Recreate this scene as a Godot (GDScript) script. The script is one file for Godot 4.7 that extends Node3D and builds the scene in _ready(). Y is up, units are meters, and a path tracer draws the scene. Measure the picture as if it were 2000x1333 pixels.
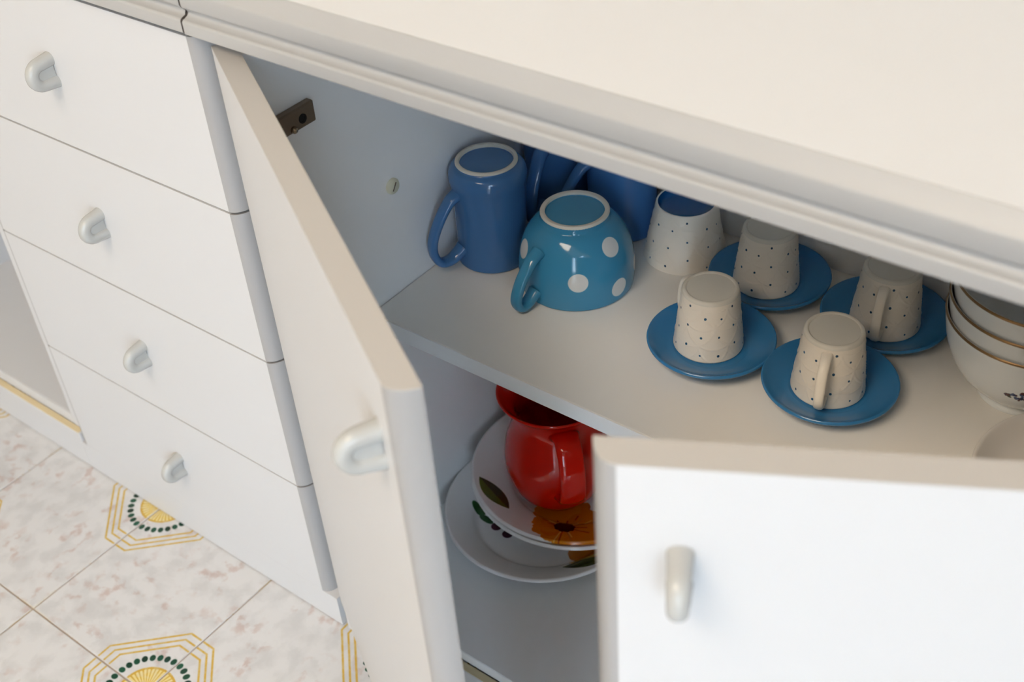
extends Node3D
# Lengths measured in the photograph are in units of U metres (plan origin: below the camera, front face of the drawers at z = 0).
const U := 0.53
const SHELF_Y := 0.7336 * U
const PANEL_Y := 0.1393 * U

# ---------------------------------------------------------------- mesh code
class Geo:
	var v := PackedVector3Array()
	var n := PackedVector3Array()
	var t := PackedVector2Array()
	var off := Vector3.ZERO

	func tri(a: Vector3, b: Vector3, c: Vector3, na: Vector3, nb: Vector3, nc: Vector3, ua := Vector2.ZERO, ub := Vector2.ZERO, uc := Vector2.ZERO) -> void:
		var g := (b - a).cross(c - a)
		if g.length_squared() < 1e-20:
			return
		if g.dot(na + nb + nc) > 0.0:
			v.append_array([a + off, c + off, b + off]); n.append_array([na, nc, nb]); t.append_array([ua, uc, ub])
		else:
			v.append_array([a + off, b + off, c + off]); n.append_array([na, nb, nc]); t.append_array([ua, ub, uc])

	func quad(a: Vector3, b: Vector3, c: Vector3, d: Vector3, na: Vector3, nb: Vector3, nc: Vector3, nd: Vector3, ua := Vector2.ZERO, ub := Vector2(1, 0), uc := Vector2(1, 1), ud := Vector2(0, 1)) -> void:
		tri(a, b, c, na, nb, nc, ua, ub, uc)
		tri(a, c, d, na, nc, nd, ua, uc, ud)

	# box with chamfered edges; the top face carries UVs from 0 to 1
	func box(lo: Vector3, hi: Vector3, bev := 0.0008) -> void:
		var c := (lo + hi) / 2.0
		var h := (hi - lo) / 2.0
		bev = minf(bev, minf(h.x, minf(h.y, h.z)) * 0.6)
		for axis in 3:
			for s in [-1.0, 1.0]:
				var nn := Vector3.ZERO
				nn[axis] = s
				var i := (axis + 1) % 3
				var j := (axis + 2) % 3
				var q: Array[Vector3] = []
				var uvs: Array[Vector2] = []
				for k in [[-1, -1], [1, -1], [1, 1], [-1, 1]]:
					var p := Vector3.ZERO
					p[axis] = s * h[axis]
					p[i] = k[0] * (h[i] - bev)
					p[j] = k[1] * (h[j] - bev)
					q.append(c + p)
					uvs.append(Vector2(p.x / (2 * h.x) + 0.5, p.z / (2 * h.z) + 0.5))
				quad(q[0], q[1], q[2], q[3], nn, nn, nn, nn, uvs[0], uvs[1], uvs[2], uvs[3])
		if bev <= 0.0:
			return
		for axis in 3:
			var i := (axis + 1) % 3
			var j := (axis + 2) % 3
			for si in [-1.0, 1.0]:
				for sj in [-1.0, 1.0]:
					var nn := Vector3.ZERO
					nn[i] = si
					nn[j] = sj
					nn = nn.normalized()
					var q: Array[Vector3] = []
					for k in [[-1, 0], [1, 0], [1, 1], [-1, 1]]:
						var p := Vector3.ZERO
						p[axis] = k[0] * (h[axis] - bev)
						p[i] = si * (h[i] - (bev if k[1] else 0.0))
						p[j] = sj * (h[j] - (0.0 if k[1] else bev))
						q.append(c + p)
					quad(q[0], q[1], q[2], q[3], nn, nn, nn, nn)
		for sx in [-1.0, 1.0]:
			for sy in [-1.0, 1.0]:
				for sz in [-1.0, 1.0]:
					var s := Vector3(sx, sy, sz)
					var nn := s.normalized()
					tri(c + s * (h - Vector3(0, bev, bev)), c + s * (h - Vector3(bev, 0, bev)), c + s * (h - Vector3(bev, bev, 0)), nn, nn, nn)

	# profile (r, y) turned about y; outside runs upwards. planar: UVs looking down, over +-planar metres
	func lathe(prof: Array, seg := 64, planar := 0.0, crease := 50.0) -> void:
		var cnt := prof.size()
		var segn: Array[Vector2] = []
		var lens: Array[float] = [0.0]
		for k in cnt - 1:
			var d: Vector2 = prof[k + 1] - prof[k]
			segn.append(Vector2(d.y, -d.x).normalized())
			lens.append(lens[k] + d.length())
		var cc := cos(deg_to_rad(crease))
		for k in cnt - 1:
			var n0: Vector2 = segn[k]
			var n1: Vector2 = segn[k]
			if k > 0 and segn[k - 1].dot(segn[k]) > cc:
				n0 = (segn[k - 1] + segn[k]).normalized()
			if k < cnt - 2 and segn[k + 1].dot(segn[k]) > cc:
				n1 = (segn[k + 1] + segn[k]).normalized()
			var p: Vector2 = prof[k]
			var q: Vector2 = prof[k + 1]
			for s in seg:
				var a := TAU * s / seg
				var b := TAU * (s + 1) / seg
				var ca := Vector3(cos(a), 0, sin(a))
				var cb := Vector3(cos(b), 0, sin(b))
				var up := Vector3.UP
				var A := ca * p.x + up * p.y
				var B := cb * p.x + up * p.y
				var C := cb * q.x + up * q.y
				var D := ca * q.x + up * q.y
				var ua := Vector2(float(s) / seg, lens[k] / lens[cnt - 1])
				var ub := Vector2(float(s + 1) / seg, lens[k] / lens[cnt - 1])
				var uc := Vector2(float(s + 1) / seg, lens[k + 1] / lens[cnt - 1])
				var ud := Vector2(float(s) / seg, lens[k + 1] / lens[cnt - 1])
				if planar > 0.0:
					ua = Vector2(A.x, A.z) / (2 * planar) + Vector2(0.5, 0.5)
					ub = Vector2(B.x, B.z) / (2 * planar) + Vector2(0.5, 0.5)
					uc = Vector2(C.x, C.z) / (2 * planar) + Vector2(0.5, 0.5)
					ud = Vector2(D.x, D.z) / (2 * planar) + Vector2(0.5, 0.5)
				quad(A, B, C, D, ca * n0.x + up * n0.y, cb * n0.x + up * n0.y, cb * n1.x + up * n1.y, ca * n1.x + up * n1.y, ua, ub, uc, ud)

	# polygon in a plane pushed along an axis: axis 1 = (x, z) along y, axis 0 = (z, y) along x
	func prism(poly: Array, axis: int, a0: float, a1: float, crease := 40.0) -> void:
		var cnt := poly.size()
		var area := 0.0
		for k in cnt:
			area += poly[k].cross(poly[(k + 1) % cnt])
		var sgn := 1.0 if area > 0 else -1.0
		var put := func(p: Vector2, a: float) -> Vector3:
			return Vector3(p.x, a, p.y) if axis == 1 else Vector3(a, p.y, p.x)
		var segn: Array[Vector2] = []
		for k in cnt:
			var d: Vector2 = (poly[(k + 1) % cnt] - poly[k]).normalized()
			segn.append(Vector2(d.y, -d.x) * sgn)
		var cc := cos(deg_to_rad(crease))
		for k in cnt:
			var pn: Vector2 = segn[(k + cnt - 1) % cnt]
			var nn: Vector2 = segn[(k + 1) % cnt]
			var n0: Vector2 = (pn + segn[k]).normalized() if pn.dot(segn[k]) > cc else segn[k]
			var n1: Vector2 = (nn + segn[k]).normalized() if nn.dot(segn[k]) > cc else segn[k]
			var p: Vector2 = poly[k]
			var q: Vector2 = poly[(k + 1) % cnt]
			var N0: Vector3 = put.call(n0, 0.0)
			var N1: Vector3 = put.call(n1, 0.0)
			quad(put.call(p, a0), put.call(q, a0), put.call(q, a1), put.call(p, a1), N0, N1, N1, N0)
		var idx := Geometry2D.triangulate_polygon(PackedVector2Array(poly))
		for e in [[a0, -1.0], [a1, 1.0]]:
			var nn := Vector3.ZERO
			nn[axis] = e[1]
			for k in range(0, idx.size(), 3):
				tri(put.call(poly[idx[k]], e[0]), put.call(poly[idx[k + 1]], e[0]), put.call(poly[idx[k + 2]], e[0]), nn, nn, nn)

	# a surface f(u, v) -> point, round in u
	func grid(nu: int, nv: int, f: Callable, outward: Callable) -> void:
		var P: Array = []
		for j in nv + 1:
			var row := PackedVector3Array()
			for i in nu:
				row.append(f.call(float(i) / nu, float(j) / nv))
			P.append(row)
		var N: Array = []
		for j in nv + 1:
			var row := PackedVector3Array()
			for i in nu:
				var du: Vector3 = P[j][(i + 1) % nu] - P[j][(i + nu - 1) % nu]
				var dv: Vector3 = P[mini(j + 1, nv)][i] - P[maxi(j - 1, 0)][i]
				var nn := du.cross(dv).normalized()
				if nn.dot(outward.call(P[j][i])) < 0:
					nn = -nn
				row.append(nn)
			N.append(row)
		for j in nv:
			for i in nu:
				var k := (i + 1) % nu
				var u0 := float(i) / nu
				var u1 := float(i + 1) / nu
				quad(P[j][i], P[j][k], P[j + 1][k], P[j + 1][i], N[j][i], N[j][k], N[j + 1][k], N[j + 1][i], Vector2(u0, float(j) / nv), Vector2(u1, float(j) / nv), Vector2(u1, float(j + 1) / nv), Vector2(u0, float(j + 1) / nv))

	# strap or tube along points; side = normal of the plane it bends in; half sizes per point (along side, across)
	func sweep(pts: Array, side: Vector3, half: Array, round_power := 2.0, seg := 16) -> void:
		var cnt := pts.size()
		var P: Array = []
		var N: Array = []
		for k in cnt:
			var d: Vector3 = (pts[mini(k + 1, cnt - 1)] - pts[maxi(k - 1, 0)]).normalized()
			var across := d.cross(side).normalized()
			var row := PackedVector3Array()
			var nrow := PackedVector3Array()
			for s in seg:
				var a := TAU * s / seg
				var ca := signf(cos(a)) * pow(absf(cos(a)), 2.0 / round_power)
				var sa := signf(sin(a)) * pow(absf(sin(a)), 2.0 / round_power)
				row.append(pts[k] + side * ca * half[k].x + across * sa * half[k].y)
				nrow.append((side * cos(a) / half[k].x + across * sin(a) / half[k].y).normalized())
			P.append(row)
			N.append(nrow)
		for k in cnt - 1:
			for s in seg:
				var s2 := (s + 1) % seg
				quad(P[k][s], P[k][s2], P[k + 1][s2], P[k + 1][s], N[k][s], N[k][s2], N[k + 1][s2], N[k + 1][s])
		for e in [0, cnt - 1]:
			var nn: Vector3 = (pts[0] - pts[1]).normalized() if e == 0 else (pts[cnt - 1] - pts[cnt - 2]).normalized()
			for s in seg:
				tri(pts[e], P[e][s], P[e][(s + 1) % seg], nn, nn, nn)

	func mesh() -> ArrayMesh:
		var arr := []
		arr.resize(Mesh.ARRAY_MAX)
		arr[Mesh.ARRAY_VERTEX] = v
		arr[Mesh.ARRAY_NORMAL] = n
		arr[Mesh.ARRAY_TEX_UV] = t
		var m := ArrayMesh.new()
		m.add_surface_from_arrays(Mesh.PRIMITIVE_TRIANGLES, arr)
		return m


# smooth curve through 3D points
func spline(c: Array, per := 8) -> Array:
	var out := []
	for k in c.size() - 1:
		for s in per:
			out.append(c[k].cubic_interpolate(c[k + 1], c[maxi(k - 1, 0)], c[mini(k + 2, c.size() - 1)], float(s) / per))
	out.append(c[c.size() - 1])
	return out


func spline2(c: Array, per := 6) -> Array:
	var out := []
	for k in c.size() - 1:
		for s in per:
			out.append(c[k].cubic_interpolate(c[k + 1], c[maxi(k - 1, 0)], c[mini(k + 2, c.size() - 1)], float(s) / per))
	out.append(c[c.size() - 1])
	return out


# ---------------------------------------------------------------- scene helpers
var taken := {}


func numbered(called: String) -> String:
	taken[called] = taken.get(called, -1) + 1
	return called if taken[called] == 0 else "%s_%03d" % [called, taken[called]]


func P(x: float, y: float, z: float) -> Vector3:
	return Vector3(x, y, z) * U


func tag(o: Node, label: String, category: String, group := "") -> void:
	o.set_meta("label", label)
	o.set_meta("category", category)
	if group:
		o.set_meta("group", group)


func thing(called: String, label: String, category: String, at := Vector3.ZERO, turn := 0.0, group := "") -> Node3D:
	var o := Node3D.new()
	o.name = numbered(called)
	add_child(o)
	o.position = at
	o.rotation.y = turn
	tag(o, label, category, group)
	return o


func part(called: String, g: Geo, m: Material, parent: Node, at := Vector3.ZERO, turn := Vector3.ZERO, label := "") -> MeshInstance3D:
	var o := MeshInstance3D.new()
	o.name = called
	o.mesh = g.mesh()
	o.material_override = m
	o.position = at
	o.rotation = turn
	if label:
		o.set_meta("label", label)
	parent.add_child(o, true)
	return o


func struct(called: String, g: Geo, m: Material) -> MeshInstance3D:
	var o := part(called, g, m, self)
	o.set_meta("kind", "structure")
	return o


func dup(src: Node3D, label: String, at: Vector3, turn: float) -> Node3D:
	var c: Node3D = src.duplicate()
	c.name = numbered(String(src.name).get_slice("_00", 0))
	add_child(c)
	c.position = at
	c.rotation.y = turn
	c.set_meta("label", label)
	return c


func ugeo(root: Node3D) -> Geo:
	var g := Geo.new()
	g.off = -root.position
	return g


func ubox(root: Node3D, x0: float, x1: float, y0: float, y1: float, z0: float, z1: float, bev := 0.0008) -> Geo:
	var g := ugeo(root)
	g.box(P(x0, y0, z0), P(x1, y1, z1), bev)
	return g


func mat(c: Color, rough := 0.4, metal := 0.0, spec := 0.5) -> StandardMaterial3D:
	var m := StandardMaterial3D.new()
	m.albedo_color = c
	m.roughness = rough
	m.metallic = metal
	m.metallic_specular = spec
	return m


func textured(img: Image, rough := 0.3) -> StandardMaterial3D:
	var m := mat(Color.WHITE, rough)
	m.albedo_texture = ImageTexture.create_from_image(img)
	return m


func canvas(w: int, h: int, c: Color) -> Image:
	var im := Image.create(w, h, false, Image.FORMAT_RGB8)
	im.fill(c)
	return im


# filled ellipse with a soft rim, in pixels; wraps in x
func blob(im: Image, cx: float, cy: float, rx: float, ry: float, c: Color, turn := 0.0, wob := 0.0, sd := 0) -> void:
	var w := im.get_width()
	var h := im.get_height()
	var r := int(ceil(maxf(rx, ry) * (1.0 + wob))) + 2
	for y in range(maxi(0, int(cy) - r), mini(h, int(cy) + r + 1)):
		for x in range(int(cx) - r, int(cx) + r + 1):
			var d := Vector2(x + 0.5 - cx, y + 0.5 - cy).rotated(-turn)
			var q := Vector2(d.x / rx, d.y / ry)
			var lim := 1.0
			if wob > 0.0:
				var a := q.angle()
				lim = 1.0 + wob * (sin(a * 3 + sd) * 0.5 + sin(a * 7 + sd * 2.3) * 0.35 + sin(a * 13 + sd * 1.7) * 0.15)
			var f := clampf((lim - q.length()) * minf(rx, ry) + 0.5, 0.0, 1.0)
			if f > 0.0:
				var xx := posmod(x, w)
				im.set_pixel(xx, y, im.get_pixel(xx, y).lerp(c, f))


func stroke(im: Image, a: Vector2, b: Vector2, wide: float, c: Color) -> void:
	var lo := a.min(b) - Vector2.ONE * (wide + 2)
	var hi := a.max(b) + Vector2.ONE * (wide + 2)
	for y in range(maxi(0, int(lo.y)), mini(im.get_height(), int(hi.y) + 1)):
		for x in range(maxi(0, int(lo.x)), mini(im.get_width(), int(hi.x) + 1)):
			var p := Vector2(x + 0.5, y + 0.5)
			var d := p.distance_to(Geometry2D.get_closest_point_to_segment(p, a, b))
			var f := clampf(wide / 2 - d + 0.5, 0.0, 1.0)
			if f > 0.0:
				im.set_pixel(x, y, im.get_pixel(x, y).lerp(c, f))


# pointed leaf with a darker half
func leaf(im: Image, cx: float, cy: float, rx: float, ry: float, c: Color, c2: Color, turn: float) -> void:
	var r := int(rx) + 2
	for y in range(maxi(0, int(cy) - r), mini(im.get_height(), int(cy) + r + 1)):
		for x in range(maxi(0, int(cx) - r), mini(im.get_width(), int(cx) + r + 1)):
			var d := Vector2(x + 0.5 - cx, y + 0.5 - cy).rotated(-turn)
			var q := d.x / rx
			var lim := ry * (1.0 - q * q)
			var f := clampf(lim - absf(d.y) + 0.5, 0, 1)
			if absf(q) < 1.0 and f > 0.0:
				im.set_pixel(x, y, im.get_pixel(x, y).lerp(c.lerp(c2, clampf(d.y * 0.5 + 0.5, 0, 1)), f))


var M := {}


func _ready() -> void:
	# ------------------------------------------------ camera
	var cam := Camera3D.new()
	cam.name = "camera"
	add_child(cam)
	cam.transform = Transform3D(Basis(Vector3(0.79487108, -0.06269232, -0.60353097), Vector3(-0.3403513, 0.77737675, -0.52900509), Vector3(0.5023355, 0.6259034, 0.59657689)), P(0, 2.05436632, 1))
	var lens := CameraAttributesPhysical.new()
	lens.frustum_focal_length = 42.785
	lens.frustum_focus_distance = 1.06
	lens.exposure_aperture = 7.0
	cam.attributes = lens
	cam.fov = rad_to_deg(2.0 * atan(666.5 / 2376.3))
	cam.near = 0.02
	cam.current = true

	# ------------------------------------------------ sky and exposure
	var env := Environment.new()
	env.background_mode = Environment.BG_SKY
	var sky_mat := ProceduralSkyMaterial.new()
	sky_mat.sky_top_color = Color(0.76, 0.88, 1.0)
	sky_mat.sky_horizon_color = Color(0.89, 0.945, 1.0)
	sky_mat.ground_horizon_color = Color(0.60, 0.64, 0.68)
	sky_mat.ground_bottom_color = Color(0.36, 0.37, 0.37)
	sky_mat.energy_multiplier = 14.0
	env.sky = Sky.new()
	env.sky.sky_material = sky_mat
	env.ambient_light_source = Environment.AMBIENT_SOURCE_SKY
	env.tonemap_mode = Environment.TONE_MAPPER_LINEAR
	env.tonemap_exposure = 1.0
	env.sdfgi_enabled = true
	env.ssao_enabled = true
	env.ssil_enabled = true
	var we := WorldEnvironment.new()
	we.name = "environment"
	we.environment = env
	add_child(we)

	materials()

	# ------------------------------------------------ ceiling lamp: the large soft warm light
	var lamp := thing("ceiling_lamp", "square warm white ceiling lamp in a slim white frame", "lamp", Vector3(-0.4, 2.6, 1.75))
	var lamp_frame := Geo.new()
	for s in [-1.0, 1.0]:
		lamp_frame.box(Vector3(s * 0.625 - 0.025, -0.055, -0.65), Vector3(s * 0.625 + 0.025, 0.0, 0.65), 0.004)
		lamp_frame.box(Vector3(-0.6, -0.055, s * 0.625 - 0.025), Vector3(0.6, 0.0, s * 0.625 + 0.025), 0.004)
	part("lamp_frame", lamp_frame, M.paint, lamp)
	var diffuser := Geo.new()
	diffuser.box(Vector3(-0.6, -0.045, -0.6), Vector3(0.6, -0.02, 0.6), 0.002)
	part("lamp_diffuser", diffuser, M.glow, lamp)
	var area := AreaLight3D.new()
	area.name = "lamp_light"
	area.area_size = Vector2(1.18, 1.18)
	area.light_color = Color(1.0, 0.925, 0.83)
	area.light_energy = 4.6
	area.shadow_enabled = true
	area.position = Vector3(0, -0.06, 0)
	area.rotation.x = -PI / 2
	area.set("area_range", 8.0)
	lamp.add_child(area)

	room()
	build_floor()
	drawer_chest()
	cupboard()
	open_unit()
	countertops()
	mugs()
	teal_cup()
	espresso()
	bowls()
	lower_shelf()


func materials() -> void:
	M.paint = mat(Color(0.91, 0.90, 0.88), 0.8)
	M.white = mat(Color(0.955, 0.955, 0.95), 0.38)  # white laminate, colour raised to stand in for light inside the cupboard
	M.front = mat(Color(0.79, 0.79, 0.79), 0.38)  # same white laminate, colour lowered to offset strong light on the fronts
	M.top = mat(Color(0.835, 0.84, 0.845), 0.42)
	M.edge = mat(Color(0.66, 0.655, 0.645), 0.42)
	M.strip = mat(Color(0.61, 0.605, 0.60), 0.4)
	M.band = mat(Color(0.70, 0.685, 0.665), 0.5)
	M.knob = mat(Color(0.68, 0.68, 0.665), 0.2)
	M.raw = mat(Color(0.80, 0.73, 0.58), 0.7)
	M.grout = mat(Color(0.66, 0.60, 0.55), 0.9)
	M.steel = mat(Color(0.50, 0.44, 0.38), 0.45, 0.7)
	M.screw = mat(Color(0.62, 0.55, 0.45), 0.25, 1.0)
	M.joint = mat(Color(0.20, 0.17, 0.15), 0.7)
	M.dark = mat(Color(0.03, 0.03, 0.03), 0.8)
	M.cap = mat(Color(0.86, 0.85, 0.76), 0.4)
	M.glow = mat(Color(1, 0.95, 0.88), 0.6)
	M.glow.emission_enabled = true
	M.glow.emission = Color(1.0, 0.925, 0.83)
	M.glow.emission_energy_multiplier = 2.0
	M.glass = mat(Color(0.95, 0.98, 1.0, 0.05), 0.02)
	M.glass.transparency = BaseMaterial3D.TRANSPARENCY_ALPHA
	M.denim = mat(Color(0.27, 0.45, 0.65), 0.10)
	M.bisque = mat(Color(0.86, 0.84, 0.79), 0.75)
	M.teal = mat(Color(0.25, 0.55, 0.70), 0.09)
	M.saucer = mat(Color(0.19, 0.47, 0.68), 0.16)
	M.blueglaze = mat(Color(0.07, 0.35, 0.58), 0.08)
	M.cream = mat(Color(0.95, 0.915, 0.855), 0.32)
	M.shelf = mat(Color(0.955, 0.94, 0.91), 0.34)
	M.creambase = mat(Color(0.88, 0.86, 0.81), 0.6)
	M.porcelain = mat(Color(0.94, 0.955, 0.955), 0.10)
	M.gold = mat(Color(0.58, 0.46, 0.32), 0.3, 0.8)
	M.plate = mat(Color(0.95, 0.94, 0.93), 0.12)
	M.red = mat(Color(0.84, 0.075, 0.015), 0.07)


# ---------------------------------------------------------------- the room
func room() -> void:
	var x0 := -2.5
	var x1 := 1.7
	var z0 := -0.44
	var z1 := 2.9
	var h := 2.6
	var w := 0.15
	var g := Geo.new()
	g.box(Vector3(x0 - w, -0.12, z0 - w), Vector3(x1 + w, h + w, z0), 0.0)
	struct("wall_back", g, M.paint)
	g = Geo.new()
	g.box(Vector3(x0 - w, -0.12, z0), Vector3(x0, h + w, z1 + w), 0.0)
	struct("wall_left", g, M.paint)
	# front wall (behind the viewer) and right wall, each with a tall window near their corner
	var lo := 0.15
	var hi := 2.25
	var fa := 0.7
	var fb := 1.6
	g = Geo.new()
	g.box(Vector3(x0, -0.12, z1), Vector3(fa, h + w, z1 + w), 0.0)
	g.box(Vector3(fb, -0.12, z1), Vector3(x1 + w, h + w, z1 + w), 0.0)
	g.box(Vector3(fa, -0.12, z1), Vector3(fb, lo, z1 + w), 0.0)
	g.box(Vector3(fa, hi, z1), Vector3(fb, h + w, z1 + w), 0.0)
	struct("wall_front", g, M.paint)
	window("window_1", Vector3(fa, lo, z1 + 0.05), Vector3(fb - fa, hi - lo, 0.05), 0)
	var a := 1.6
	var b := 2.6
	g = Geo.new()
	g.box(Vector3(x1, -0.12, z0), Vector3(x1 + w, h + w, a), 0.0)
	g.box(Vector3(x1, -0.12, b), Vector3(x1 + w, h + w, z1), 0.0)
	g.box(Vector3(x1, -0.12, a), Vector3(x1 + w, lo, b), 0.0)
	g.box(Vector3(x1, hi, a), Vector3(x1 + w, h + w, b), 0.0)
	struct("wall_right", g, M.paint)
	window("window_2", Vector3(x1 + 0.05, lo, a), Vector3(0.05, hi - lo, b - a), 2)
	g = Geo.new()
	g.box(Vector3(x0, h, z0), Vector3(x1, h + w, z1), 0.0)
	struct("ceiling", g, M.paint)


# two-light window: frame bars along axis (0 = x, 2 = z), a pane in each half
func window(called: String, at: Vector3, size: Vector3, axis: int) -> void:
	var f := Geo.new()
	var o := 2 - axis
	for k in 3:
		var lo := at
		var hi := at + size
		lo[axis] = at[axis] + (size[axis] - 0.06) * k / 2.0
		hi[axis] = lo[axis] + 0.06
		f.box(lo, hi, 0.004)
	for k in 2:
		var lo := at
		var hi := at + size
		lo.y = at.y + (size.y - 0.06) * k
		hi.y = lo.y + 0.06
		f.box(lo, hi, 0.004)
	var win := struct(called, f, M.paint)
	for k in 2:
		var lo := at
		var hi := at + size
		lo.y += 0.06
		hi.y -= 0.06
		lo[o] += 0.023
		hi[o] = lo[o] + 0.004
		lo[axis] = at[axis] + 0.06 + (size[axis] / 2.0 - 0.03) * k
		hi[axis] = lo[axis] + size[axis] / 2.0 - 0.09
		var p := Geo.new()
		p.box(lo, hi, 0.0)
		part("pane", p, M.glass, win)


func marble(sd: int) -> Image:
	var n := 384
	var im := canvas(n, n, Color.WHITE)
	var a := FastNoiseLite.new()
	a.seed = sd
	a.frequency = 0.012
	a.fractal_octaves = 5
	a.domain_warp_enabled = true
	a.domain_warp_amplitude = 40.0
	a.domain_warp_frequency = 0.012
	var b := FastNoiseLite.new()
	b.seed = sd + 31
	b.frequency = 0.013
	b.fractal_octaves = 4
	b.domain_warp_enabled = true
	b.domain_warp_amplitude = 25.0
	b.domain_warp_frequency = 0.02
	var c := FastNoiseLite.new()
	c.seed = sd + 77
	c.frequency = 0.007
	var base := Color(0.80, 0.80, 0.80)
	var grey := Color(0.66, 0.66, 0.66)
	var pink := Color(0.66, 0.53, 0.49)
	for y in n:
		for x in n:
			var f := clampf(a.get_noise_2d(x, y * 1.2) * 1.6 + 0.25, 0, 1)
			var col := base.lerp(grey, f * 0.32)
			var v := b.get_noise_2d(x * 1.4, y * 1.7)
			var patch := clampf(c.get_noise_2d(x, y) * 2.0 + 0.35, 0, 1)
			var vein := clampf((v - 0.14) * 3.2, 0, 1) * patch
			col = col.lerp(pink, vein * 0.42)
			im.set_pixel(x, y, col)
	return im


# the print: a quarter of an octagon medallion at two opposite corners
func motif(im: Image) -> void:
	var n := float(im.get_width())
	var yellow := Color(0.75, 0.61, 0.25)
	var pale := Color(0.86, 0.79, 0.53)
	var green := Color(0.10, 0.30, 0.22)
	var noise := FastNoiseLite.new()
	noise.seed = 9
	noise.frequency = 0.06
	for corner in 2:
		var o := Vector2.ZERO if corner == 0 else Vector2(n, n)
		var s := 1.0 if corner == 0 else -1.0
		for y in int(n * 0.45):
			for x in int(n * 0.45):
				var p := Vector2(x + 0.5, y + 0.5) / n
				var f := 0.0
				var col := yellow
				for k in 3:
					var d0 := 0.408 - 0.047 * k
					var s0 := 0.495 - 0.05 * k
					var e := maxf(p.x - d0, maxf(p.y - d0, (p.x + p.y - s0) / 1.414))
					f = maxf(f, clampf((0.0066 - absf(e)) * n * 0.8 + 0.3, 0, 1))
				var r := p.length()
				var ang := atan2(p.y, p.x)
				if r < 0.162:
					var ray := absf(fposmod(ang / (PI / 20.0), 1.0) - 0.5) * 2.0
					f = 1.0
					col = pale.lerp(yellow, clampf((ray - 0.45) * 3.0, 0, 1) * (1.0 if r > 0.04 else 0.4))
					if r > 0.148:
						col = yellow
				if f > 0:
					f *= 0.75 + 0.25 * clampf(noise.get_noise_2d(x, y + corner * 300) * 3.0 + 0.7, 0, 1)
					var q := o + Vector2(x, y) * s - (Vector2.ONE if corner else Vector2.ZERO)
					im.set_pixel(int(q.x), int(q.y), im.get_pixel(int(q.x), int(q.y)).lerp(col, f))
		for k in 8:
			var ang := (k + 0.5) * PI / 16.0
			var q := o + Vector2(cos(ang), sin(ang)) * 0.222 * n * s
			blob_clip(im, q, 0.0205 * n, 0.017 * n, green.lerp(Color(0.03, 0.14, 0.10), float(k * 5 % 8) / 10.0), ang)


func blob_clip(im: Image, q: Vector2, rx: float, ry: float, c: Color, turn: float) -> void:
	for y in range(maxi(0, int(q.y - rx - 2)), mini(im.get_height(), int(q.y + rx + 3))):
		for x in range(maxi(0, int(q.x - rx - 2)), mini(im.get_width(), int(q.x + rx + 3))):
			var d := (Vector2(x + 0.5, y + 0.5) - q).rotated(-turn)
			var f := clampf((1.0 - Vector2(d.x / rx, d.y / ry).length()) * ry + 0.5, 0, 1)
			im.set_pixel(x, y, im.get_pixel(x, y).lerp(c, f))


func build_floor() -> void:
	var g := Geo.new()
	g.box(Vector3(-2.5, -0.12, -0.44), Vector3(1.7, -0.0016, 2.9), 0.0)
	var fl := struct("floor", g, M.grout)
	var mats: Array[StandardMaterial3D] = []
	for k in 4:
		var im := marble(11 + k * 17)
		motif(im)
		mats.append(textured(im, 0.24))
	var size := 0.3797 * U
	var shape := Geo.new()
	var hs := size / 2 - 0.0008
	shape.box(Vector3(-hs, -0.008, -hs), Vector3(hs, 0, hs), 0.0008)
	var mesh := shape.mesh()
	var left: Array[Transform3D] = []
	for i in range(-9, 17):
		for j in range(-3, 15):
			# the corner (i, j) = (0, 0) of the grid is the medallion seen at the lower edge
			var at := Vector3(-1.5895 * U + (i + 0.5) * size, 0, 0.3548 * U + (j + 0.5) * size)
			if at.x - hs < -2.5 or at.x + hs > 1.7 or at.z + hs > 2.9 or at.z - hs < -0.44:
				continue
			var turn := 0.0 if posmod(i + j, 2) == 0 else PI / 2
			if i >= -7 and i <= 6 and j >= -1 and j <= 4:
				var o := MeshInstance3D.new()
				o.name = "tile"
				o.mesh = mesh
				o.material_override = mats[posmod(i * 7 + j * 3, 4)]
				o.position = at
				o.rotation.y = turn + (PI if posmod(i * 5 + j * 3, 3) == 0 else 0.0)
				fl.add_child(o, true)
			else:
				left.append(Transform3D(Basis(Vector3.UP, turn), at))
	var mm := MultiMesh.new()
	mm.transform_format = MultiMesh.TRANSFORM_3D
	mm.mesh = mesh
	mm.instance_count = left.size()
	for k in left.size():
		mm.set_instance_transform(k, left[k])
	var rest := MultiMeshInstance3D.new()
	rest.name = "tile_field"
	rest.multimesh = mm
	rest.material_override = mats[0]
	rest.set_meta("kind", "stuff")
	fl.add_child(rest, true)


# ---------------------------------------------------------------- furniture
const FACE_T := 0.034
const ROUND := 0.023


# quarter-round edge strip: flat face ends at x, runs towards s
func strip_poly(x: float, s: float) -> Array:
	var out := []
	for k in 13:
		var a := PI / 2 * k / 12
		out.append(Vector2(x + s * ROUND * sin(a), -FACE_T * (1 - cos(a))) * U)
	out.append(Vector2(x, -FACE_T) * U)
	return out


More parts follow.
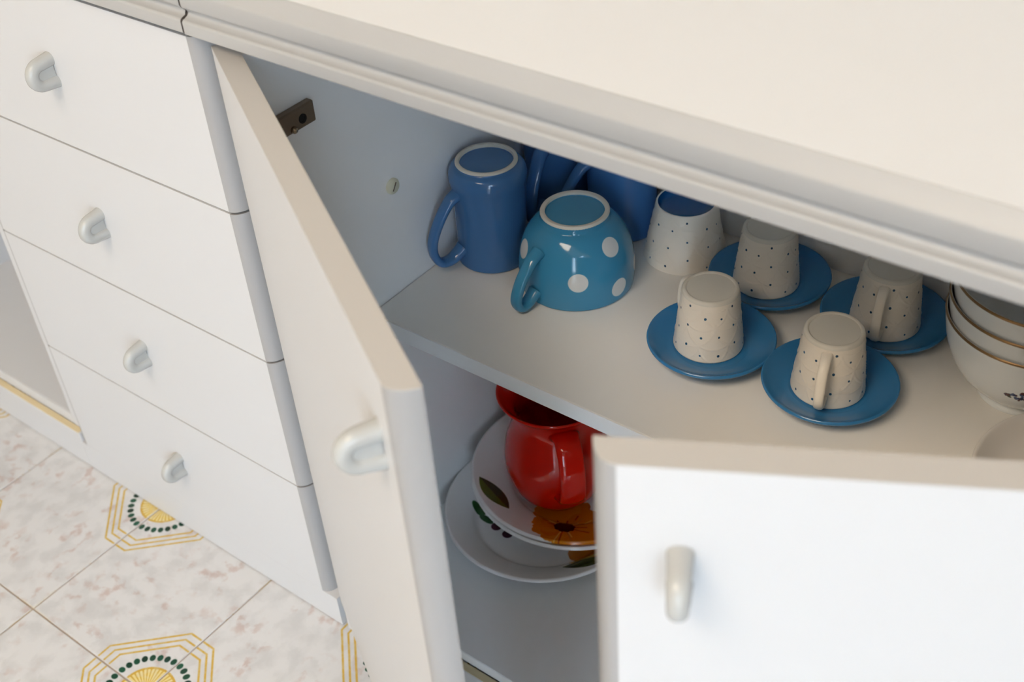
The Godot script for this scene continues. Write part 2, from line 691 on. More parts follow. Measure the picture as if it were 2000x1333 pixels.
func knob_geo() -> Geo:
	var g := Geo.new()
	var pts := []
	var half := []
	var r := 0.0096
	for k in 5:
		pts.append(Vector3(0, r + 0.0012 * (1 - k / 4.0), -0.001 + 0.0135 * k / 4.0))
	for k in range(1, 16):
		var a := PI * k / 16
		pts.append(Vector3(0, r * cos(a), 0.0125 + 0.0095 * sin(a)))
	for k in 5:
		pts.append(Vector3(0, -r - 0.0012 * k / 4.0, 0.0125 - 0.0135 * k / 4.0))
	for k in pts.size():
		var e := absf(float(k) / (pts.size() - 1) - 0.5) * 2.0
		half.append(Vector2(lerpf(0.0055, 0.0069, e * e), lerpf(0.0058, 0.0064, e * e)))
	g.sweep(pts, Vector3.RIGHT, half, 2.3, 20)
	# thin web that closes the loop
	var poly := []
	for k in 13:
		var a := PI * k / 12
		poly.append(Vector2(0.0005 + 0.018 * sin(a), r * cos(a)))
	g.prism(poly, 0, -0.0034, 0.0034)
	return g


func front_slab(g: Geo, x0: float, x1: float, y0: float, y1: float) -> void:
	g.prism([Vector2(x0, 0) * U, Vector2(x1, 0) * U, Vector2(x1, -FACE_T) * U, Vector2(x0, -FACE_T) * U], 1, y0 * U, y1 * U)


func drawer_chest() -> void:
	var root := thing("drawer_chest", "white four-drawer base unit with pale knobs and grey rounded edges, left of the open cupboard", "drawer unit", P(-1.8074, 0, 0))
	var xl := -2.226
	var xr := -1.389
	part("side_panel", ubox(root, xl, xl + 0.034, 0.0, 1.333, -0.745, -0.036), M.white, root)
	part("side_panel", ubox(root, xr - 0.034, xr, 0.0, 1.333, -0.745, -0.036), M.white, root)
	part("back_panel", ubox(root, xl + 0.034, xr - 0.034, 0.06, 1.333, -0.75, -0.738), M.white, root)
	part("bottom_panel", ubox(root, xl + 0.034, xr - 0.034, 0.09, 0.12, -0.738, -0.04), M.white, root)
	part("plinth", ubox(root, -2.223, -1.3706, 0.003, 0.0862, -0.032, 0.0, 0.0), M.front, root)
	var kg := knob_geo()
	for k in 4:
		var y0 := 0.0866 + 0.3118 * k
		var y1 := y0 + 0.3075
		if k == 3:
			y1 = 1.3238
		var g := Geo.new()
		front_slab(g, -0.3956, 0.3956, -(y1 - y0) / 2, (y1 - y0) / 2)
		var d := part("drawer", g, M.front, root, P(0, (y0 + y1) / 2, 0))
		for s in [-1.0, 1.0]:
			var e := Geo.new()
			e.prism(strip_poly(s * 0.3956, s), 1, -(y1 - y0) / 2 * U, (y1 - y0) / 2 * U)
			part("edge_strip", e, M.strip, d, Vector3.ZERO, Vector3.ZERO, "grey rounded edge strip")
		part("knob", kg, M.knob, d, Vector3(0.0048 * U, 0.001, 0))


func door_part(root: Node3D, hinge: Vector3, turn: float, s: float, y0: float, y1: float, knob_l: float, knob_y: float, label: String) -> void:
	var g := Geo.new()
	var flat := 0.818
	front_slab(g, minf(0, s * flat), maxf(0, s * flat), y0, y1 - 0.0015)
	var d := part("door", g, M.front, root, hinge - root.position, Vector3(0, turn, 0), label)
	var e := Geo.new()
	e.prism(strip_poly(s * flat, s), 1, y0 * U, (y1 - 0.0015) * U)
	part("edge_strip", e, M.strip, d, Vector3.ZERO, Vector3.ZERO, "grey rounded edge strip")
	# edge band on top, over the whole outline of the door
	var poly := [Vector2(0, -FACE_T) * U, Vector2(0, 0)]
	var rounded := strip_poly(s * flat, s)
	rounded.pop_back()
	poly.append_array(rounded)
	var b := Geo.new()
	b.prism(poly, 1, (y1 - 0.0015) * U, y1 * U)
	part("edge_band", b, M.band, d, Vector3.ZERO, Vector3.ZERO, "greige edge band along the top")
	part("knob", knob_geo(), M.knob, d, Vector3(s * knob_l * U, knob_y * U, 0))


func cupboard() -> void:
	var root := thing("cupboard", "white two-door cupboard standing open with crockery on its shelf and floor", "cupboard", P(-0.53, 0, -0.35))
	part("side_panel", ubox(root, -1.3578, -1.3238, 0.0, 1.333, -0.745, -0.018), M.white, root)
	part("side_panel", ubox(root, 0.268, 0.302, 0.0, 1.333, -0.745, -0.018), M.white, root)
	part("back_panel", ubox(root, -1.3238, 0.268, 0.09, 1.333, -0.758, -0.745), M.white, root)
	part("bottom_panel", ubox(root, -1.3238, 0.268, 0.113, 0.1393, -0.745, -0.0175), M.white, root)
	part("plinth", ubox(root, -1.355, 0.302, 0.003, 0.1105, -0.0165, -0.0005), M.front, root)
	part("plinth_top", ubox(root, -1.355, 0.302, 0.1108, 0.1122, -0.0165, -0.001), M.raw, root, Vector3.ZERO, Vector3.ZERO, "raw beige top edge of the plinth")
	var sh := part("shelf", ubox(root, -1.3221, 0.2664, 0.7003, 0.7336, -0.744, -0.1848, 0.0005), M.shelf, root)
	var band := ugeo(root)
	band.box(P(-1.3221, 0.7003, -0.1840), P(0.2664, 0.7336, -0.182), 0.0004)
	part("edge_band", band, M.white, sh)
	var hinge := part("hinge_plate", ubox(root, -1.3236, -1.309, 1.156, 1.192, -0.128, -0.036, 0.0012), M.steel, root)
	var hole := Geo.new()
	hole.lathe([Vector2(0, 0), Vector2(0.0042, 0), Vector2(0.0042, 0.0006), Vector2(0.0028, 0.0009), Vector2(0.0024, 0.0002), Vector2(0, 0.0002)], 24)
	part("screw_hole", hole, M.dark, hinge, P(-1.309, 1.172, -0.1) - root.position, Vector3(0, 0, -PI / 2))
	var sc := Geo.new()
	sc.lathe([Vector2(0, 0), Vector2(0.003, 0), Vector2(0.003, 0.0022), Vector2(0.0022, 0.0034), Vector2(0, 0.0038)], 20)
	part("screw", sc, M.screw, hinge, P(-1.309, 1.163, -0.078) - root.position, Vector3(0, 0, -PI / 2))
	var cap := Geo.new()
	cap.lathe([Vector2(0, 0), Vector2(0.0078, 0), Vector2(0.0078, 0.0022), Vector2(0.0068, 0.0034), Vector2(0, 0.0036)], 32)
	var cp := part("screw_cap", cap, M.cap, root, P(-1.3237, 0.951, -0.2815) - root.position, Vector3(0, 0, -PI / 2))
	var slot := Geo.new()
	slot.box(Vector3(-0.0045, 0.0035, -0.0006), Vector3(0.0045, 0.0038, 0.0006), 0.0)
	part("slot", slot, M.steel, cp, Vector3.ZERO, Vector3(0, deg_to_rad(-35), 0))
	door_part(root, P(-1.358, 0, 0), deg_to_rad(-30.7), 1.0, 0.0866, 1.3213, 0.772, 1.204, "left door, swung out towards the viewer")
	door_part(root, P(0.3070, 0, -0.0021), deg_to_rad(28.35), -1.0, 0.0866, 1.3213, 0.761, 1.193, "right door, seen from its front")


func open_unit() -> void:
	var root := thing("open_base_unit", "white base unit standing open and empty, left of the drawers", "cabinet", P(-2.6, 0, -0.35))
	part("side_panel", ubox(root, -3.01, -2.976, 0.0, 1.333, -0.745, -0.018), M.front, root)  # inside panels take the darker white, standing in for shade in this unit
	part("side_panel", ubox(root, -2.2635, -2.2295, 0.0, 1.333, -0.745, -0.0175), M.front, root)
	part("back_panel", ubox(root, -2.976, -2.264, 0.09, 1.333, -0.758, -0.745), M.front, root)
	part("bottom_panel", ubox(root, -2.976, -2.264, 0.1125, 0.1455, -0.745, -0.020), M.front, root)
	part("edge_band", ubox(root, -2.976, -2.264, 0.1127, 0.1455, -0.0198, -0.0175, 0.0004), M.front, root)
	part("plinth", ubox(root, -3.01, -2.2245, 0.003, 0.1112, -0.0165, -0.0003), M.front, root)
	part("plinth_top", ubox(root, -3.01, -2.2295, 0.1114, 0.1126, -0.0165, -0.001), M.raw, root, Vector3.ZERO, Vector3.ZERO, "raw beige top edge of the plinth")


func countertop(x0: float, x1: float, zf: float, label: String) -> void:
	var y := 1.338
	var root := thing("countertop", label, "countertop", P((x0 + x1) / 2, y, -0.35))
	# slab behind the edge profile, top flush with it
	part("slab", ubox(root, x0, x1, y, y + 0.086, -0.79, zf - 0.0235, 0.0), M.top, root)
	var prof := [Vector2(0, 0.001)]
	prof.append(Vector2(0, 0.017))
	for k in 6:
		var a := PI / 2 * (k + 1) / 6
		prof.append(Vector2(-0.005 * (1 - cos(a)), 0.017 + 0.005 * sin(a)))
	prof.append_array([Vector2(-0.011, 0.0245), Vector2(-0.0135, 0.0275), Vector2(-0.0135, 0.0305), Vector2(-0.011, 0.0345), Vector2(-0.006, 0.0375)])
	prof.append_array([Vector2(-0.0045, 0.041), Vector2(-0.0042, 0.062)])
	for k in 5:
		var a := PI / 4 * (k + 1) / 5
		prof.append(Vector2(-0.0042 - 0.008 * (1 - cos(a)), 0.062 + 0.008 * sin(a)))
	prof.append_array([Vector2(-0.0205, 0.0825), Vector2(-0.0215, 0.0847), Vector2(-0.0235, 0.086), Vector2(-0.0235, 0.0), Vector2(-0.001, 0.0)])
	var poly := []
	for p in prof:
		poly.append(Vector2(zf + p.x, y + p.y) * U)
	var g := ugeo(root)
	g.prism(poly, 0, x0 * U, x1 * U)
	part("edge_profile", g, M.edge, root, Vector3.ZERO, Vector3.ZERO, "greige grooved front edge")
	if x0 < -2.0:
		var inner := []
		for p in prof:
			inner.append(Vector2(zf + p.x - 0.0006, y + p.y - (0.0012 if p.y > 0.05 else 0.0)) * U)
		g = ugeo(root)
		g.prism(inner, 0, x1 * U, (x1 + 0.006) * U)
		part("joint_strip", g, M.joint, root, Vector3.ZERO, Vector3.ZERO, "dark brown strip in the joint to the next worktop")


func countertops() -> void:
	countertop(-1.3895, 1.3, 0.016, "white worktop with a stepped greige front edge, above the crockery cupboard")
	countertop(-3.4, -1.3957, 0.0145, "white worktop section with a greige edge, above the drawers")


# ---------------------------------------------------------------- crockery (all of it built as it stands, base at y = 0)
func handle(g: Geo, pts: Array, wide: float, thick: float) -> void:
	var path := spline(pts, 8)
	var half := []
	for k in path.size():
		var e := pow(absf(float(k) / (path.size() - 1) - 0.5) * 2.0, 4.0)
		half.append(Vector2(wide * (1 + 0.25 * e), thick * (1 + 0.5 * e)))
	g.sweep(path, Vector3(0, 0, 1), half, 2.4, 16)


func mugs() -> void:
	var m := thing("mug", "upside-down denim blue mug against the left side panel, its pale foot ring up", "mug", P(-1.2495, 0, -0.453) + Vector3(0, SHELF_Y, 0), deg_to_rad(-112), "blue mugs upside down on the shelf")
	var prof := [Vector2(0.0320, 0.001), Vector2(0.0340, 0.0), Vector2(0.0362, 0.0012)]
	prof.append_array(spline2([Vector2(0.0362, 0.0012), Vector2(0.0360, 0.02), Vector2(0.0358, 0.05), Vector2(0.0368, 0.08), Vector2(0.0384, 0.092), Vector2(0.0379, 0.099), Vector2(0.0350, 0.1045), Vector2(0.0310, 0.1075)], 5).slice(1))
	prof.append_array([Vector2(0.0304, 0.1088)])
	# inside: a deep hollow seen from below
	var inner := [Vector2(0.0, 0.098), Vector2(0.030, 0.098), Vector2(0.0335, 0.092), Vector2(0.0322, 0.05), Vector2(0.0320, 0.001)]
	inner.append_array(prof)
	inner.append_array([Vector2(0.0266, 0.1088), Vector2(0.0259, 0.1072), Vector2(0.0, 0.1066)])
	var g := Geo.new()
	g.lathe(inner, 72)
	part("body", g, M.denim, m)
	g = Geo.new()
	g.lathe([Vector2(0.0305, 0.1078), Vector2(0.0304, 0.1094), Vector2(0.0298, 0.1108), Vector2(0.0282, 0.1113), Vector2(0.0266, 0.1107), Vector2(0.0261, 0.1090), Vector2(0.0261, 0.1065)], 72)
	part("foot_ring", g, M.bisque, m, Vector3.ZERO, Vector3.ZERO, "unglazed pale foot ring")
	g = Geo.new()
	handle(g, [Vector3(0.0345, 0.083, 0), Vector3(0.044, 0.078, 0), Vector3(0.056, 0.062, 0), Vector3(0.0655, 0.042, 0), Vector3(0.0665, 0.026, 0), Vector3(0.060, 0.014, 0), Vector3(0.048, 0.013, 0), Vector3(0.034, 0.022, 0)], 0.0068, 0.0042)
	part("handle", g, M.denim, m)
	dup(m, "upside-down blue mug in the rear left corner, mostly hidden behind the denim one", P(-1.245, 0, -0.664) + Vector3(0, SHELF_Y, 0), deg_to_rad(-80))
	dup(m, "upside-down blue mug at the back, behind the teal spotted cup", P(-1.098, 0, -0.666) + Vector3(0, SHELF_Y, 0), deg_to_rad(-123))


func teal_cup() -> void:
	var at := P(-1.0705, 0, -0.472) + Vector3(0, SHELF_Y, 0)
	var root := thing("teacup", "large upside-down teal cup with white polka dots and a pale foot ring", "cup", at)
	var outer := spline2([Vector2(0.0552, 0.0014), Vector2(0.0562, 0.012), Vector2(0.0560, 0.026), Vector2(0.0535, 0.042), Vector2(0.0480, 0.056), Vector2(0.0400, 0.0670), Vector2(0.0338, 0.0720)], 6)
	var prof := [Vector2(0.0, 0.066), Vector2(0.028, 0.064), Vector2(0.044, 0.050), Vector2(0.0505, 0.030), Vector2(0.0518, 0.002), Vector2(0.0534, 0.0)]
	prof.append_array(outer)
	prof.append_array([Vector2(0.0330, 0.0735), Vector2(0.0328, 0.0780), Vector2(0.0328, 0.0786), Vector2(0.0285, 0.0786), Vector2(0.0278, 0.0770), Vector2(0.0, 0.0765)])
	# paint the dots by their place on the cup
	var lens := [0.0]
	for k in prof.size() - 1:
		lens.append(lens[k] + prof[k].distance_to(prof[k + 1]))
	var w := 768
	var h := 512
	var im := canvas(w, h, M.teal.albedo_color)
	var dots: Array[Vector3] = []
	for d in [[53.3, 0.0335, 0.0556], [10.6, 0.0585, 0.0468], [9.6, 0.0165, 0.0563], [128.0, 0.047, 0.0515], [168.0, 0.020, 0.0563], [212.0, 0.050, 0.050], [255.0, 0.020, 0.0563], [300.0, 0.050, 0.050], [330.0, 0.022, 0.056]]:
		var a := deg_to_rad(d[0])
		dots.append(Vector3(cos(a) * d[2], d[1], sin(a) * d[2]))
	var spot := Color(0.84, 0.85, 0.84)
	var first := 6
	for y in h:
		var s: float = (y + 0.5) / h * lens[-1]
		var k := 0
		while k < prof.size() - 2 and lens[k + 1] < s:
			k += 1
		if k < first - 1 or k > prof.size() - 5:
			continue
		var q: Vector2 = prof[k].lerp(prof[k + 1], (s - lens[k]) / maxf(lens[k + 1] - lens[k], 1e-6))
		for x in w:
			var a := TAU * (x + 0.5) / w
			var p := Vector3(cos(a) * q.x, q.y, sin(a) * q.x)
			for d in dots:
				var e := p.distance_to(d)
				if e < 0.0105:
					im.set_pixel(x, y, im.get_pixel(x, y).lerp(spot, clampf((0.0098 - e) / 0.0004, 0, 1)))
	var g := Geo.new()
	g.lathe(prof, 96)
	part("body", g, textured(im, 0.09), root)
	g = Geo.new()
	g.lathe([Vector2(0.0328, 0.0776), Vector2(0.0329, 0.0792), Vector2(0.0320, 0.0806), Vector2(0.0300, 0.0808), Vector2(0.0283, 0.0800), Vector2(0.0281, 0.0768)], 72)
	part("foot_ring", g, M.bisque, root, Vector3.ZERO, Vector3.ZERO, "unglazed pale foot ring")
	g = Geo.new()
	handle(g, [Vector3(0.0480, 0.0560, 0), Vector3(0.0590, 0.0500, 0), Vector3(0.0730, 0.0340, 0), Vector3(0.0800, 0.0180, 0), Vector3(0.0775, 0.0080, 0), Vector3(0.0690, 0.0060, 0), Vector3(0.0550, 0.0150, 0)], 0.0062, 0.0042)
	part("handle", g, M.teal, root, Vector3.ZERO, Vector3(0, deg_to_rad(-100), 0))


# cup side with a scale relief and painted dots: half-width r0 at the rim, r1 at the foot
func scale_side(g: Geo, r0: float, r1: float, y0: float, y1: float, cols: int, rows: int) -> void:
	var rm := (r0 + r1) / 2
	var dx := TAU / cols
	var dy := (y1 - y0) / rows
	var f := func(u: float, v: float) -> Vector3:
		var a := u * TAU
		var y := lerpf(y0, y1, v)
		var r := lerpf(r0, r1, v)
		var hgt := 0.0
		var row := v * rows
		for j in range(int(row) - 1, int(row) + 4):
			var shift := 0.5 if posmod(j, 2) else 0.0
			var ci := roundf(a / dx - shift)
			for i in [ci - 1, ci, ci + 1]:
				var sx: float = (a - (i + shift) * dx) * rm
				var sy := (v * rows - j) * dy
				if sy > 0.0012:
					continue
				var d := Vector2(sx, sy * 1.05).length()
				hgt = maxf(hgt, exp(-pow((d - rm * dx * 1.02) / 0.0006, 2.0)))
		var fade := clampf(minf(v, 1.0 - v) * 14.0, 0, 1)
		return Vector3(cos(a) * (r + 0.00042 * hgt * fade), y, sin(a) * (r + 0.00042 * hgt * fade))
	g.grid(160, 56, f, func(p: Vector3) -> Vector3: return Vector3(p.x, 0, p.z))


func dotted(r0: float, r1: float, hgt: float) -> Image:
	var im := canvas(1024, 384, M.cream.albedo_color)
	var rng := RandomNumberGenerator.new()
	rng.seed = 5
	for i in 12:
		for j in 3:
			var v := (j + (0.30 if i % 3 != 2 else 0.80) + rng.randf_range(-0.07, 0.07)) / 3.0
			if v > 0.94:
				v = 0.94
			var r := lerpf(r0, r1, v)
			var s := rng.randf_range(0.0008, 0.00115)
			blob(im, (i + 0.5 + rng.randf_range(-0.12, 0.12)) / 12.0 * 1024, v * 384, s / (TAU * r) * 1024, s * 1.1 / hgt * 384, Color(0.08, 0.22, 0.33).lerp(Color(0.13, 0.42, 0.60), rng.randf() * 0.7))
	return im


func espresso() -> void:
	# saucer
	var sp := [Vector2(0.0, 0.0025), Vector2(0.024, 0.0025), Vector2(0.0255, 0.0), Vector2(0.0295, 0.0), Vector2(0.031, 0.0028)]
	sp.append_array(spline2([Vector2(0.031, 0.0028), Vector2(0.042, 0.0062), Vector2(0.052, 0.0112), Vector2(0.0563, 0.0146), Vector2(0.0572, 0.0164), Vector2(0.0566, 0.0178), Vector2(0.0552, 0.0177), Vector2(0.049, 0.0136), Vector2(0.040, 0.0096), Vector2(0.0345, 0.0085), Vector2(0.033, 0.0080)], 5).slice(1))
	sp.append_array([Vector2(0.0315, 0.0076), Vector2(0.0, 0.0076)])
	var saucer := thing("saucer", "front left blue saucer, under the dotted cup whose handle is behind it", "saucer", P(-0.760, 0, -0.4195) + Vector3(0, SHELF_Y, 0), 0.0, "blue espresso saucers on the shelf")
	var g := Geo.new()
	g.lathe(sp, 96)
	part("dish", g, M.saucer, saucer)
	dup(saucer, "blue saucer nearest the viewer, under the dotted cup with its handle turned forward", P(-0.5495, 0, -0.4275) + Vector3(0, SHELF_Y, 0), 1.0)
	dup(saucer, "blue saucer at the back, beside the cup with the blue glazed underside", P(-0.7645, 0, -0.6325) + Vector3(0, SHELF_Y, 0), 2.0)
	dup(saucer, "blue saucer at the back beside the stacked gold-rimmed bowls", P(-0.5475, 0, -0.6325) + Vector3(0, SHELF_Y, 0), 3.0)
	# cup, upside down
	var cup := thing("espresso_cup", "upside-down cream cup with blue dots, handle pointing back, on the front left saucer", "cup", P(-0.7675, 0, -0.4235) + Vector3(0, SHELF_Y + 0.0078, 0), deg_to_rad(-206), "dotted espresso cups on saucers")
	var dots := textured(dotted(0.0310, 0.0248, 0.056), 0.32)
	g = Geo.new()
	scale_side(g, 0.0311, 0.0250, 0.0012, 0.0575, 7, 3)
	part("side", g, dots, cup)
	g = Geo.new()
	g.lathe([Vector2(0.0, 0.054), Vector2(0.020, 0.054), Vector2(0.0225, 0.050), Vector2(0.0285, 0.002), Vector2(0.0292, 0.0), Vector2(0.0305, 0.0), Vector2(0.0311, 0.0012)], 72)
	part("lining", g, M.cream, cup)
	g = Geo.new()
	g.lathe([Vector2(0.0250, 0.0575), Vector2(0.0247, 0.0594), Vector2(0.0238, 0.0607), Vector2(0.0222, 0.0612), Vector2(0.0212, 0.0609), Vector2(0.0206, 0.0601), Vector2(0.0, 0.0600)], 72)
	part("foot", g, M.creambase, cup)
	g = Geo.new()
	handle(g, [Vector3(0.0240, 0.0525, 0), Vector3(0.0315, 0.0510, 0), Vector3(0.0390, 0.0445, 0), Vector3(0.0430, 0.0330, 0), Vector3(0.0440, 0.0190, 0), Vector3(0.0415, 0.0110, 0), Vector3(0.0360, 0.0090, 0), Vector3(0.0295, 0.0115, 0)], 0.0042, 0.0026)
	part("handle", g, M.cream, cup)
	dup(cup, "upside-down cream cup with blue dots nearest the viewer, its handle facing forward", P(-0.553, 0, -0.4298) + Vector3(0, SHELF_Y + 0.0078, 0), deg_to_rad(-76))
	dup(cup, "upside-down cream cup with blue dots on the back saucer, no handle showing", P(-0.7695, 0, -0.630) + Vector3(0, SHELF_Y + 0.0078, 0), deg_to_rad(-250))
	dup(cup, "upside-down cream cup with blue dots beside the bowls, handle forward, partly under the worktop edge", P(-0.5468, 0, -0.632) + Vector3(0, SHELF_Y + 0.0078, 0), deg_to_rad(-80))
	# the wider cup that stands straight on the shelf
	var big := thing("cappuccino_cup", "wide upside-down cream cup with blue dots and a blue glazed underside", "cup", P(-0.9465, 0, -0.6475) + Vector3(0, SHELF_Y, 0), deg_to_rad(-250))
	g = Geo.new()
	scale_side(g, 0.0408, 0.0300, 0.0012, 0.0575, 7, 3)
	part("side", g, textured(dotted(0.0408, 0.0300, 0.056), 0.32), big)
	g = Geo.new()
	g.lathe([Vector2(0.0, 0.048), Vector2(0.024, 0.048), Vector2(0.029, 0.042), Vector2(0.0385, 0.002), Vector2(0.0392, 0.0), Vector2(0.0402, 0.0), Vector2(0.0408, 0.0012)], 72)
	part("lining", g, M.cream, big)
	g = Geo.new()
	g.lathe([Vector2(0.0300, 0.0575), Vector2(0.0297, 0.0595), Vector2(0.0288, 0.0605), Vector2(0.0276, 0.0602)], 72)
	part("foot", g, M.cream, big)
	g = Geo.new()
	g.lathe([Vector2(0.0276, 0.0602), Vector2(0.0271, 0.0585), Vector2(0.0262, 0.0535), Vector2(0.0235, 0.0512), Vector2(0.0, 0.0508)], 72)
	part("underside", g, M.blueglaze, big, Vector3.ZERO, Vector3.ZERO, "blue glazed hollow underside")
	g = Geo.new()
	handle(g, [Vector3(0.0290, 0.0525, 0), Vector3(0.0370, 0.0510, 0), Vector3(0.0420, 0.0445, 0), Vector3(0.0450, 0.0330, 0), Vector3(0.0470, 0.0190, 0), Vector3(0.0460, 0.0110, 0), Vector3(0.0430, 0.0090, 0), Vector3(0.0385, 0.0115, 0)], 0.0046, 0.0028)
	part("handle", g, M.cream, big)


func bowls() -> void:
	var outer := spline2([Vector2(0.0355, 0.0105), Vector2(0.0440, 0.0165), Vector2(0.0560, 0.0310), Vector2(0.0645, 0.0500), Vector2(0.0688, 0.0700), Vector2(0.0699, 0.0790)], 6)
	var prof := [Vector2(0.0, 0.004), Vector2(0.030, 0.004), Vector2(0.0310, 0.0), Vector2(0.0335, 0.0), Vector2(0.0345, 0.0015), Vector2(0.0342, 0.004), Vector2(0.0330, 0.0065), Vector2(0.0338, 0.0088)]
	prof.append_array(outer)
	prof.append_array(spline2([Vector2(0.0700, 0.0796), Vector2(0.0693, 0.0803), Vector2(0.0684, 0.0796), Vector2(0.0668, 0.0690), Vector2(0.0625, 0.0500), Vector2(0.0540, 0.0325), Vector2(0.0420, 0.0190), Vector2(0.0300, 0.0120)], 5))
	prof.append(Vector2(0.0, 0.0095))
	var lens := [0.0]
	for k in prof.size() - 1:
		lens.append(lens[k] + prof[k].distance_to(prof[k + 1]))
	# flower sprigs printed low on the outside
	var im := canvas(1024, 512, M.porcelain.albedo_color)
	var rng := RandomNumberGenerator.new()
	rng.seed = 21
	var at := 8
	while prof[at].y < 0.041:
		at += 1
	for sprig in 3:
		var a0 := (73.0 + sprig * 120.0) / 360.0 * 1024
		var v0: float = lens[at] / lens[-1] * 512
		for k in 60:
			var reach := rng.randf_range(-1.0, 1.0)
			var px := a0 + reach * 40.0
			var py := v0 + rng.randf_range(-16, 16) * (1.0 - absf(reach) * 0.8)
			blob(im, px, py, rng.randf_range(2.5, 6), rng.randf_range(1.5, 4), [Color(0.20, 0.24, 0.38), Color(0.30, 0.36, 0.52), Color(0.18, 0.22, 0.18), Color(0.36, 0.22, 0.24)][k % 4], rng.randf() * 3.0)
	var china := textured(im, 0.10)
	var root := thing("bowl", "white footed bowl with gold rim and dark flower sprigs, lowest of three stacked", "bowl", P(-0.3057, 0, -0.5971) + Vector3(0, SHELF_Y, 0), 0.0, "gold-rimmed bowls stacked on the shelf")
	var g := Geo.new()
	g.lathe(prof, 96)
	part("body", g, china, root)
	g = Geo.new()
	g.lathe([Vector2(0.0698, 0.0782), Vector2(0.0703, 0.0790), Vector2(0.0702, 0.0800), Vector2(0.0693, 0.0807), Vector2(0.0683, 0.0800), Vector2(0.0681, 0.0788)], 96)
	part("gold_rim", g, M.gold, root, Vector3.ZERO, Vector3.ZERO, "gold line round the rim")
	dup(root, "white footed bowl with a gold rim, middle of the stack of three", P(-0.3050, 0, -0.5965) + Vector3(0, SHELF_Y + 0.0185, 0), 1.15)
	dup(root, "white footed bowl with a gold rim, top of the stack of three, its inside showing", P(-0.3040, 0, -0.5955) + Vector3(0, SHELF_Y + 0.0385, 0), 2.4)
	# wide dish in front of them
	var dish := thing("dish", "plain pale dish with a thick rim in front of the gold-rimmed bowls", "dish", P(-0.150, 0, -0.386) + Vector3(0, SHELF_Y, 0))
	var dp := [Vector2(0.0, 0.003), Vector2(0.036, 0.003), Vector2(0.038, 0.0), Vector2(0.043, 0.0), Vector2(0.045, 0.003)]
	dp.append_array(spline2([Vector2(0.045, 0.003), Vector2(0.060, 0.010), Vector2(0.072, 0.020), Vector2(0.0785, 0.029), Vector2(0.0792, 0.0312), Vector2(0.0778, 0.032), Vector2(0.0745, 0.0295), Vector2(0.064, 0.017), Vector2(0.050, 0.0095), Vector2(0.038, 0.008)], 5).slice(1))
	dp.append(Vector2(0.0, 0.007))
	g = Geo.new()
	g.lathe(dp, 96)
	part("basin", g, mat(Color(0.92, 0.90, 0.87), 0.2), dish)


func plate_prof(R: float, well: float, h: float) -> Array:
	var foot := well * 0.82
	var p := [Vector2(0.0, 0.003), Vector2(foot - 0.004, 0.003), Vector2(foot - 0.003, 0.0), Vector2(foot, 0.0), Vector2(foot + 0.002, 0.003)]
	p.append_array(spline2([Vector2(foot + 0.002, 0.003), Vector2(well + 0.003, h * 0.42), Vector2((well + R) / 2 + 0.001, h * 0.72), Vector2(R - 0.001, h - 0.0035), Vector2(R, h - 0.0015), Vector2(R - 0.0012, h), Vector2(R - 0.004, h - 0.0004), Vector2((well + R) / 2, h * 0.78), Vector2(well + 0.004, h * 0.52), Vector2(well - 0.003, h * 0.30), Vector2(well - 0.010, 0.0078)], 5).slice(1))
	p.append(Vector2(0.0, 0.0068))
	return p


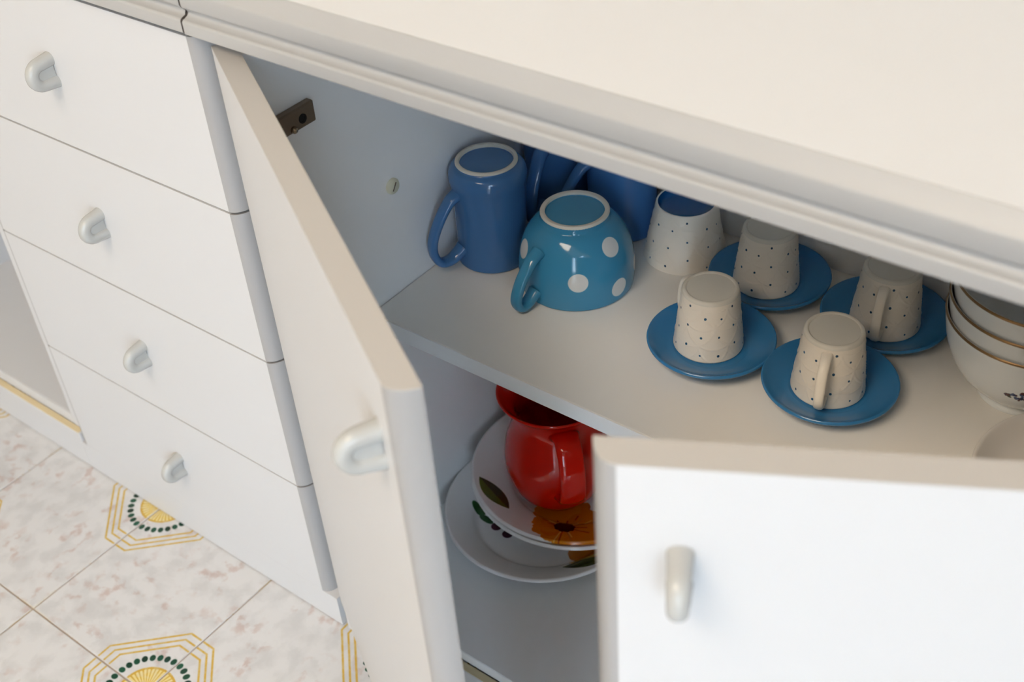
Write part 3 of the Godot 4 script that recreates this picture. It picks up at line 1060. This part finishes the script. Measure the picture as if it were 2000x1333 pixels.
func lower_shelf() -> void:
	# large plate at the bottom
	var R := 0.1112
	var n := 768
	var k := n / (2.0 * 0.115) / 1000.0
	var o := Vector2(n, n) / 2
	var im := canvas(n, n, M.plate.albedo_color)
	var ochre := Color(0.80, 0.44, 0.04)
	var olive := Color(0.34, 0.36, 0.08)
	blob(im, o.x - 66 * k, o.y + 36 * k, 11 * k, 5.5 * k, Color(0.20, 0.40, 0.20), 0.35)
	blob(im, o.x - 50 * k, o.y + 43 * k, 10 * k, 4 * k, Color(0.16, 0.34, 0.18), 0.1)
	blob(im, o.x - 34 * k, o.y + 45 * k, 6 * k, 6 * k, Color(0.26, 0.07, 0.16))
	blob(im, o.x - 17 * k, o.y + 47 * k, 6 * k, 6 * k, Color(0.26, 0.07, 0.16))
	blob(im, o.x + 72 * k, o.y + 20 * k, 22 * k, 19 * k, ochre, -0.6, 0.10, 3)
	stroke(im, o + Vector2(66, 44) * k, o + Vector2(96, 12) * k, 4 * k, Color(0.80, 0.66, 0.25))
	leaf(im, o.x + 84 * k, o.y + 40 * k, 26 * k, 9 * k, olive, Color(0.27, 0.30, 0.07), -0.75)
	var plate := thing("plate", "large white plate with flowers at the bottom of the plate stack on the cupboard floor", "plate", P(-1.1130, 0, -0.384) + Vector3(0, PANEL_Y, 0), 0.0, "flowered plates under the red jug")
	var g := Geo.new()
	g.lathe(plate_prof(R, 0.079, 0.026), 96, 0.115)
	part("dish", g, textured(im, 0.12), plate)
	# two deeper plates above
	im = canvas(n, n, M.plate.albedo_color)
	var c := o + Vector2(36, 75) * k
	var rng := RandomNumberGenerator.new()
	rng.seed = 4
	for ring in 2:
		for p in 11:
			var a := TAU * p / 11 + ring * 0.29
			var l: float = (48.0 if ring == 0 else 38.0) * rng.randf_range(0.9, 1.1)
			if cos(a - 2.1) > 0.3:
				l *= 0.62
			var q := c + Vector2(cos(a), sin(a)) * l * 0.58 * k
			blob(im, q.x, q.y, l * 0.55 * k, 12.5 * k, ochre.lerp(Color(0.86, 0.53, 0.06), rng.randf() * 0.8), a, 0.10, p)
	for p in 26:
		var a := rng.randf() * TAU
		stroke(im, c + Vector2(cos(a), sin(a)) * 9 * k, c + Vector2(cos(a), sin(a)) * rng.randf_range(18, 34) * k, 1.6 * k, Color(0.62, 0.26, 0.02).lerp(Color(0.90, 0.66, 0.30), float(p % 3) / 2.0))
	for p in 9:
		var a := TAU * p / 9
		blob(im, c.x + cos(a) * 6.5 * k, c.y + sin(a) * 5 * k, 5 * k, 4.5 * k, Color(0.10, 0.06, 0.05), a, 0.15, p)
	leaf(im, o.x - 50 * k, o.y + 81 * k, 27 * k, 10.5 * k, Color(0.25, 0.20, 0.07), olive, 0.30)
	leaf(im, o.x - 60 * k, o.y - 60 * k, 28 * k, 10 * k, olive, Color(0.25, 0.20, 0.07), 0.9)
	var flower := textured(im, 0.12)
	var deep := Geo.new()
	deep.lathe(plate_prof(0.1172, 0.074, 0.031), 96, 0.1195)
	var low := thing("soup_plate", "deep white plate just under the topmost one, only its chipped rim showing", "plate", P(-1.0805, 0, -0.462) + Vector3(0, PANEL_Y + 0.0244, 0), 0.9, "flowered plates under the red jug")
	part("dish", deep, flower, low)
	dup(low, "deep white plate with an orange flower and olive leaf, carrying the red jug", P(-1.0815, 0, -0.4635) + Vector3(0, PANEL_Y + 0.0316, 0), 0.0)
	# jug
	var jug := thing("jug", "glossy red ceramic jug with a strap handle standing on the flowered plates", "jug", P(-1.095, 0, -0.413) + Vector3(0, PANEL_Y + 0.0393, 0), deg_to_rad(-41))
	var outer := spline2([Vector2(0.034, 0.002), Vector2(0.037, 0.006), Vector2(0.0480, 0.020), Vector2(0.0545, 0.040), Vector2(0.0565, 0.060), Vector2(0.0535, 0.083), Vector2(0.0470, 0.104), Vector2(0.0446, 0.117), Vector2(0.0460, 0.130), Vector2(0.0540, 0.142), Vector2(0.0590, 0.1468), Vector2(0.0596, 0.1488), Vector2(0.0580, 0.1496), Vector2(0.0530, 0.1440), Vector2(0.0430, 0.132), Vector2(0.0405, 0.116), Vector2(0.0420, 0.102), Vector2(0.0490, 0.080), Vector2(0.0510, 0.050), Vector2(0.040, 0.020), Vector2(0.030, 0.008)], 5)
	var jp := [Vector2(0.0, 0.002), Vector2(0.029, 0.002), Vector2(0.031, 0.0), Vector2(0.034, 0.002)]
	jp.append_array(outer.slice(1))
	jp.append(Vector2(0.0, 0.006))
	g = Geo.new()
	g.lathe(jp, 96)
	# pull the lip out into a spout opposite the handle
	for i in g.v.size():
		var p := g.v[i]
		if p.y > 0.112:
			var s := clampf((p.y - 0.112) / 0.038, 0, 1)
			var back := clampf(-p.x / Vector2(p.x, p.z).length(), 0, 1)
			var pull := pow(back, 6.0) * s
			g.v[i] = p + Vector3(-0.016 * pull, 0.006 * pull, 0)
	part("body", g, M.red, jug)
	g = Geo.new()
	handle(g, [Vector3(0.0425, 0.121, 0), Vector3(0.0530, 0.126, 0), Vector3(0.0670, 0.119, 0), Vector3(0.0760, 0.099, 0), Vector3(0.0770, 0.076, 0), Vector3(0.0710, 0.056, 0), Vector3(0.0530, 0.046, 0)], 0.0132, 0.0042)
	part("handle", g, M.red, jug)
